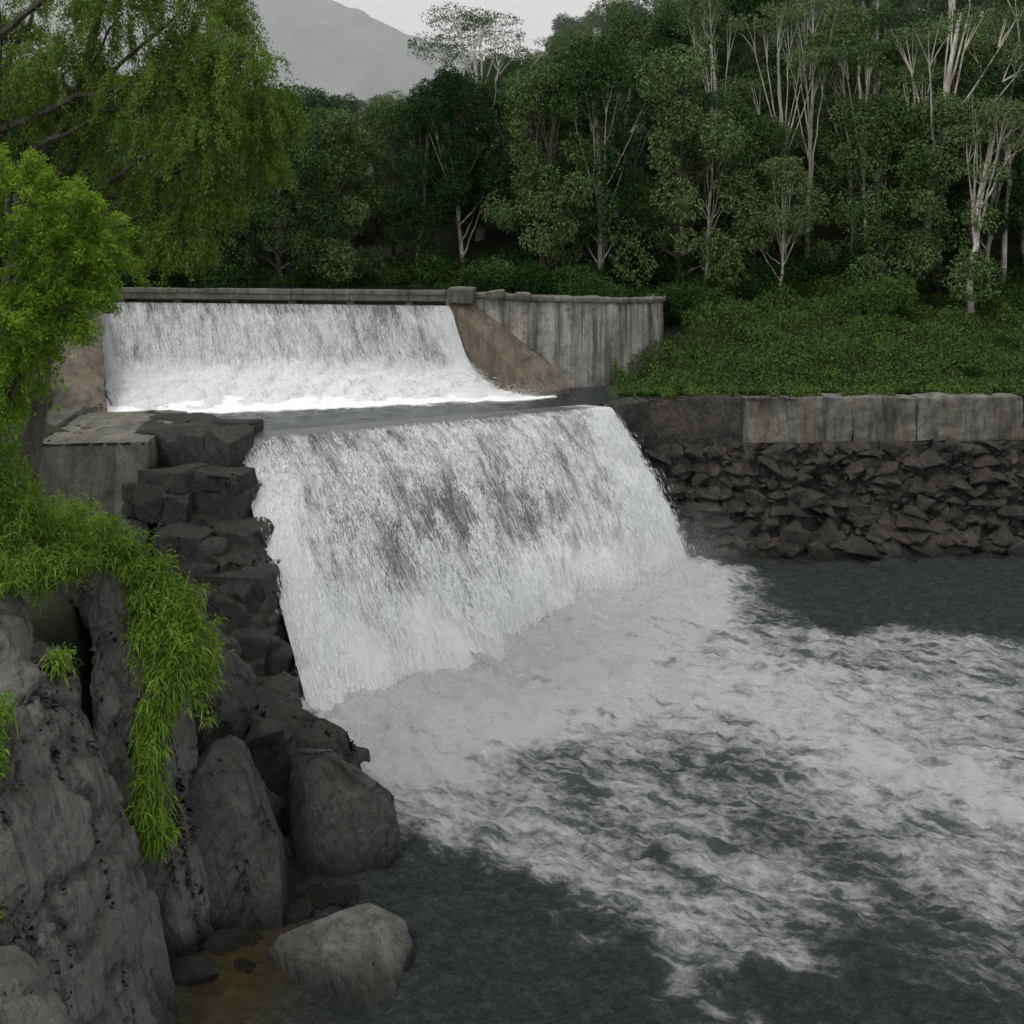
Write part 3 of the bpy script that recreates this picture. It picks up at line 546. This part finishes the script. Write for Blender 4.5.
for sd,x,y,H,R,cb,nc,nl,tr,fl,crr in [
  (201,20.6,45.0,9.6,2.4,.64,11,700,.18,.5,.42),
  (202,19.6,47.5,16,3.8,.58,12,420,.23,.35,.28),
  (203,13.2,48.5,13.4,2.6,.66,9,380,.15,.4,.30),
  (204,9.4,50.5,13.5,2.6,.66,9,380,.15,.4,.30),
  (205,-1.9,53.5,12.6,4.4,.78,14,520,.2,.28,.32),
  (206,12.0,45.3,6.8,1.6,.4,12,600,.07,.7,.42),
  (207,9.0,47.0,9.8,1.8,.5,11,600,.10,.6,.42),
  (208,25.2,48.5,15,3.4,.55,11,420,.2,.4,.30),
  (209,6.3,52,10.5,2.2,.68,9,380,.12,.4,.30),
  (210,17.0,47.6,12.0,2.0,.66,8,380,.12,.4,.30),
  (211,3.0,53,9.5,2.2,.66,8,380,.11,.4,.30),
  (212,23.0,47.2,13,2.6,.6,8,380,.14,.4,.30),
  (213,-9.5,49,7.5,1.8,.55,9,420,.08,.5,.36),
  (214,-5.0,51,8.0,1.8,.6,8,420,.09,.5,.34),
  (215,14.8,50,14.2,2.4,.7,8,380,.14,.4,.3)]:
    place('eucalyptus_tree',tree(sd,H,R,cb,nc,nl,.16,.05,tr,fl,crr,.35),[BW,LE],(x,y,gz(x,y)))
place('bush',[(*clump(np.random.default_rng(55+i),(math.cos(i*2.4)*.8*(i>0),math.sin(i*2.4)*.6*(i>0),.9+.3*(i%3)),(.8,.8,.75),1400,.13,.05,.3),0) for i in range(9)],[LG],(16.2,44.,gz(16.2,44.)-.1))
# grass and low scrub on right bank
rng=np.random.default_rng(9); n=190000
x=rng.uniform(3.8,30,n); y=35.6+(rng.uniform(0,1,n)**1.2)*12; ok=(y>np.interp(x,[3.2,7,60],[35.4,35.9,37.8])+.0); ok&=~((x<7.2)&(y>37+(x-3)*1.0))
x=x[ok];y=y[ok]; z=hgt(x,y); hn=fbm(P3(x*.7,y*.7),4,12); hn=sm(.38,.68,hn)
C=np.stack([x,y,z+.03+(.12+hn*.95*sm(35.8,37.5,y))*rng.uniform(.1,1,len(x))],-1); D=rng.normal(size=(len(x),3))*.6+np.array([0,-.3,.5])
a=leafgeo(rng,C,D,.2,.045)
n=36000; x=rng.uniform(4.2,30,n); y=np.interp(x,[3.4,4.6,6.2,20,60],[34,34.8,35.2,35.6,38])+rng.uniform(-.4,.5,n); hn=fbm(P3(x*1.1,y*0),3,15); k=hn>.45
C=np.stack([x,y,5.12-rng.uniform(0,.5,n)**1.2*np.clip(hn-.4,0,1)*6*(y<35.3)+rng.uniform(0,.2,n)],-1)[k]; b=leafgeo(rng,C,rng.normal(size=(len(C),3))*.6+np.array([0,-.4,-.1]),.17,.045)
build('grass',[(*a,0),(*b,0)],[LG],False)
# overhanging tree (left foreground)
rng=np.random.default_rng(31); parts=[]
base=np.array([-11.2,21.5,5.0])
tr1=bez(base,(-10.4,21.5,13),(-.3,0,0),12,rng,.05); tr2=bez(base+[.5,.6,0],(-8.9,21.8,16.5),(-.4,0,.5),12,rng,.06); tr3=bez(base+[-.4,-.7,0],(-10.6,20.5,16.5),(.6,0,0),12,rng,.05)
for q,r in ((tr1,.26),(tr2,.22),(tr3,.2)): parts.append((*tube(q,np.linspace(r,r*.35,12),8),0))
cl=[(-5.2,21,13.7,.85),(-5.5,21.3,12.9,.8),(-5.7,20.6,14.7,.95),(-6.4,21.2,15.6,1.0),(-6.3,20.5,13.4,1.05),(-6.3,21.2,12.0,.75),(-7.0,21,11.2,.7),(-7.5,21.6,12.1,1.0),(-7.3,20.6,14.2,1.1),(-8.2,21,15.9,1.2),(-8.6,21.8,13.2,1.1),(-7.9,20.2,16.8,1.1),(-6.6,21.6,16.7,.9),(-9.3,20.6,14.6,1.1),(-9.9,21.4,16.2,1.2),(-8.6,21,11.0,.8),(-9.6,22,12.1,1.),(-10.6,21.2,13.8,1.1),(-11,20.4,15.4,1.2),(-7.0,22,15.0,1.)]
for i,(a,b,c,r) in enumerate(cl):
    P=np.array([a,b,c]); src=(tr1,tr2,tr3)[i%3]; s=src[int(np.clip((c-5)/11*11-1.5,4,10))]
    parts.append((*tube(bez(s,P,(0,0,.5),10,rng,.06),np.linspace(.09,.015,10),6),0))
    ns=80; d=nrm(rng.normal(size=(ns,3))+np.array([0,0,.35])); S=P+d*r*rng.uniform(.45,1.,(ns,1))*np.array([1,1,.8])
    for k in range(ns):
        ln=rng.uniform(.3,.75)*r; t=np.linspace(0,1,7)[:,None]; pth=S[k]+d[k]*np.array([1,1,.3])*ln*.5*t+np.array([0,0,-1])*ln*.95*t**2
        if k%3==0: parts.append((*tube(pth,np.linspace(.009,.003,7),3),0))
        m_=120; u=rng.uniform(0,1,m_); C=np.stack([np.interp(u,t[:,0],pth[:,j]) for j in range(3)],-1)+rng.normal(size=(m_,3))*.06
        parts.append((*leafgeo(rng,C,rng.normal(size=(m_,3))*.5+d[k]*.4+np.array([0,0,-.55]),.1,.026),1))
build('overhanging_tree',parts,[BD,LO],False)
# bright shrub tree
parts=[]; rng=np.random.default_rng(32); b0=np.array([-8.9,16.3,5.6])
for i,(a,b,c,r) in enumerate([(-7.0,16,11.5,.7),(-6.75,16.2,11.1,.5),(-7.7,15.8,11.9,.8),(-8.3,16.2,11.2,.9),(-7.4,16.4,10.6,.7),(-7.1,16.,10.3,.5),(-8.1,15.7,10.0,.8),(-7.8,16,9.6,.5),(-8.6,16.1,9.3,.7),(-8.2,16.2,8.9,.45),(-8.9,15.8,12.2,.9),(-9.,16.,8.4,.6)]):
    P=np.array([a,b,c]); parts.append((*tube(bez(b0+rng.normal(size=3)*.1,P,(-.5,0,.6),10,rng,.03),np.linspace(.06,.012,10),6),0))
    ns=50; d=nrm(rng.normal(size=(ns,3))+np.array([0,0,.3])); S=P+d*r*rng.uniform(.4,.9,(ns,1))
    for k in range(ns):
        ln=rng.uniform(.2,.5); t=np.linspace(0,1,5); pth=S[k]+d[k]*ln*t[:,None]+np.array([0,0,-.35])*ln*(t**2)[:,None]
        m_=130; u=rng.uniform(0,1,m_); C=np.stack([np.interp(u,t,pth[:,j]) for j in range(3)],-1)+rng.normal(size=(m_,3))*.05
        parts.append((*leafgeo(rng,C,rng.normal(size=(m_,3))*.5+d[k]*.7+np.array([0,0,-.2]),.09,.026),1))
build('leafy_shrub',parts,[BD,LB],False)
# leafy tufts over the cliff: curved blades plus small narrow leaves
rng=np.random.default_rng(33); tu=[]
def path(pts,n,w,up=1.):
    p=np.array(pts,float); t=rng.uniform(0,1,n)*(len(p)-1); i=np.clip(t.astype(int),0,len(p)-2); f=(t-i)[:,None]; q=(p[i]*(1-f)+p[i+1]*f)+rng.normal(size=(n,3))*w; tu.append(np.c_[q,np.full(n,up)])
path([(-8.3,16.6,7.0),(-7.9,17,6.3),(-7.3,17.2,6.1),(-6.8,17.2,6.0),(-6.2,17.2,5.5),(-5.75,17.2,4.9),(-5.5,17.2,4.2),(-5.35,17.1,3.7)],420,.2,1.2)
path([(-6.2,17.1,5.3),(-5.8,16.9,4.5),(-5.6,16.8,3.8)],350,.22,.9)
path([(-5.8,16.7,3.8),(-5.95,16.45,3.3),(-5.9,16.2,2.5),(-5.7,16.0,1.8)],210,.12,.6)
path([(-8.8,16.5,7.8),(-8.4,16.8,6.6),(-8.6,15.5,6.1)],260,.3,1.4)
path([(-8.6,15.6,6.1),(-7.9,15.6,6.0),(-7.4,16.2,5.95),(-7.0,16.7,6.0)],110,.13,1.6)
path([(-7.3,14.1,4.9),(-7.25,13.9,4.4),(-7.3,13.8,4.1)],60,.12,1.2)
path([(-7.0,15.5,4.9),(-7.05,15.5,4.75)],12,.06,1.)
path([(-6.9,12.9,3.0),(-6.8,12.7,2.7)],24,.08,1.2)
path([(-8.6,19,5.6),(-9.4,21,4.7),(-10.5,23,4.2)],150,.35,1.)
path([(-14,30,6.0),(-17,31,6.4),(-18,34,8)],140,.4,1.)
T0=np.concatenate(tu); nb=16; T=np.repeat(T0,nb,axis=0); n=len(T)
a=rng.uniform(0,6.28,n); hd=np.stack([np.cos(a),np.sin(a)-.3,T[:,3]*rng.uniform(.3,1.4,n)],-1); ln=rng.uniform(.09,.27,n)[:,None]
side=nrm(np.cross(hd,np.array([0,0,1.])+rng.normal(size=(n,3))*.5)); wd=rng.uniform(.006,.014,n)[:,None]; rows=[]
P0=T[:,:3]+rng.normal(size=(n,3))*.06
for u,wf in ((0,.5),(.33,1.),(.66,.8),(1.,.08)):
    c=P0+hd*ln*u-np.array([0,0,1.])*ln*1.15*u*u; rows+= [c-side*wd*wf,c+side*wd*wf]
V=np.stack(rows,1).reshape(-1,3); o=np.arange(n)[:,None]*8; F=np.concatenate([o+np.array([[0,1,3,2]])+2*k for k in range(3)])
T=np.repeat(T0,36,axis=0); n=len(T); d=nrm(rng.normal(size=(n,3))); C=T[:,:3]+d*rng.uniform(.02,.17,(n,1))+np.array([0,-.03,.03])
q=leafgeo(rng,C,d*.6+rng.normal(size=(n,3))*.5+np.array([0,0,-.1]),.08,.022)
build('hanging_plants',[(V,F,0),(*q,0)],[LH],False)
# ---------------------------------------------------------------- world, sun, camera
w=bpy.data.worlds.new('World'); scene.world=w; w.use_nodes=True; nt=w.node_tree; nt.nodes.clear()
sky=nt.nodes.new('ShaderNodeTexSky'); sky.sky_type='NISHITA'; sky.sun_disc=False
sd=Vector((-.45,-.30,.84)).normalized(); sky.sun_elevation=math.asin(sd.z); sky.sun_rotation=math.atan2(sd.x,sd.y)%(2*math.pi); sky.air_density=1.2; sky.dust_density=6; sky.ozone_density=1
hs=nt.nodes.new('ShaderNodeHueSaturation'); hs.inputs['Saturation'].default_value=.3
mx=nt.nodes.new('ShaderNodeMix'); mx.data_type='RGBA'; mx.inputs[0].default_value=.65; mx.inputs[7].default_value=(8.2,8.2,8.15,1)
bg=nt.nodes.new('ShaderNodeBackground'); bg.inputs[1].default_value=.15; o=nt.nodes.new('ShaderNodeOutputWorld')
nt.links.new(sky.outputs[0],hs.inputs['Color']); nt.links.new(hs.outputs[0],mx.inputs[6]); nt.links.new(mx.outputs[2],bg.inputs[0]); nt.links.new(bg.outputs[0],o.inputs[0])
ld=bpy.data.lights.new('sun','SUN'); ld.energy=1.2; ld.angle=math.radians(18); ld.color=(1,.97,.92); lo=bpy.data.objects.new('sun',ld); scene.collection.objects.link(lo); lo.rotation_euler=sd.to_track_quat('Z','Y').to_euler(); lo.location=(0,0,60)
cd=bpy.data.cameras.new('camera'); cd.sensor_width=36; cd.lens=36*1000/1024; cd.shift_y=-(512-200)/1024; cd.clip_end=3000; cd.clip_start=.1
co=bpy.data.objects.new('camera',cd); scene.collection.objects.link(co); co.location=(0,0,12); co.rotation_euler=(math.pi/2,0,0); scene.camera=co
scene.view_settings.view_transform='Standard'; scene.view_settings.look='None'; scene.view_settings.exposure=0
print('trees',nt_)
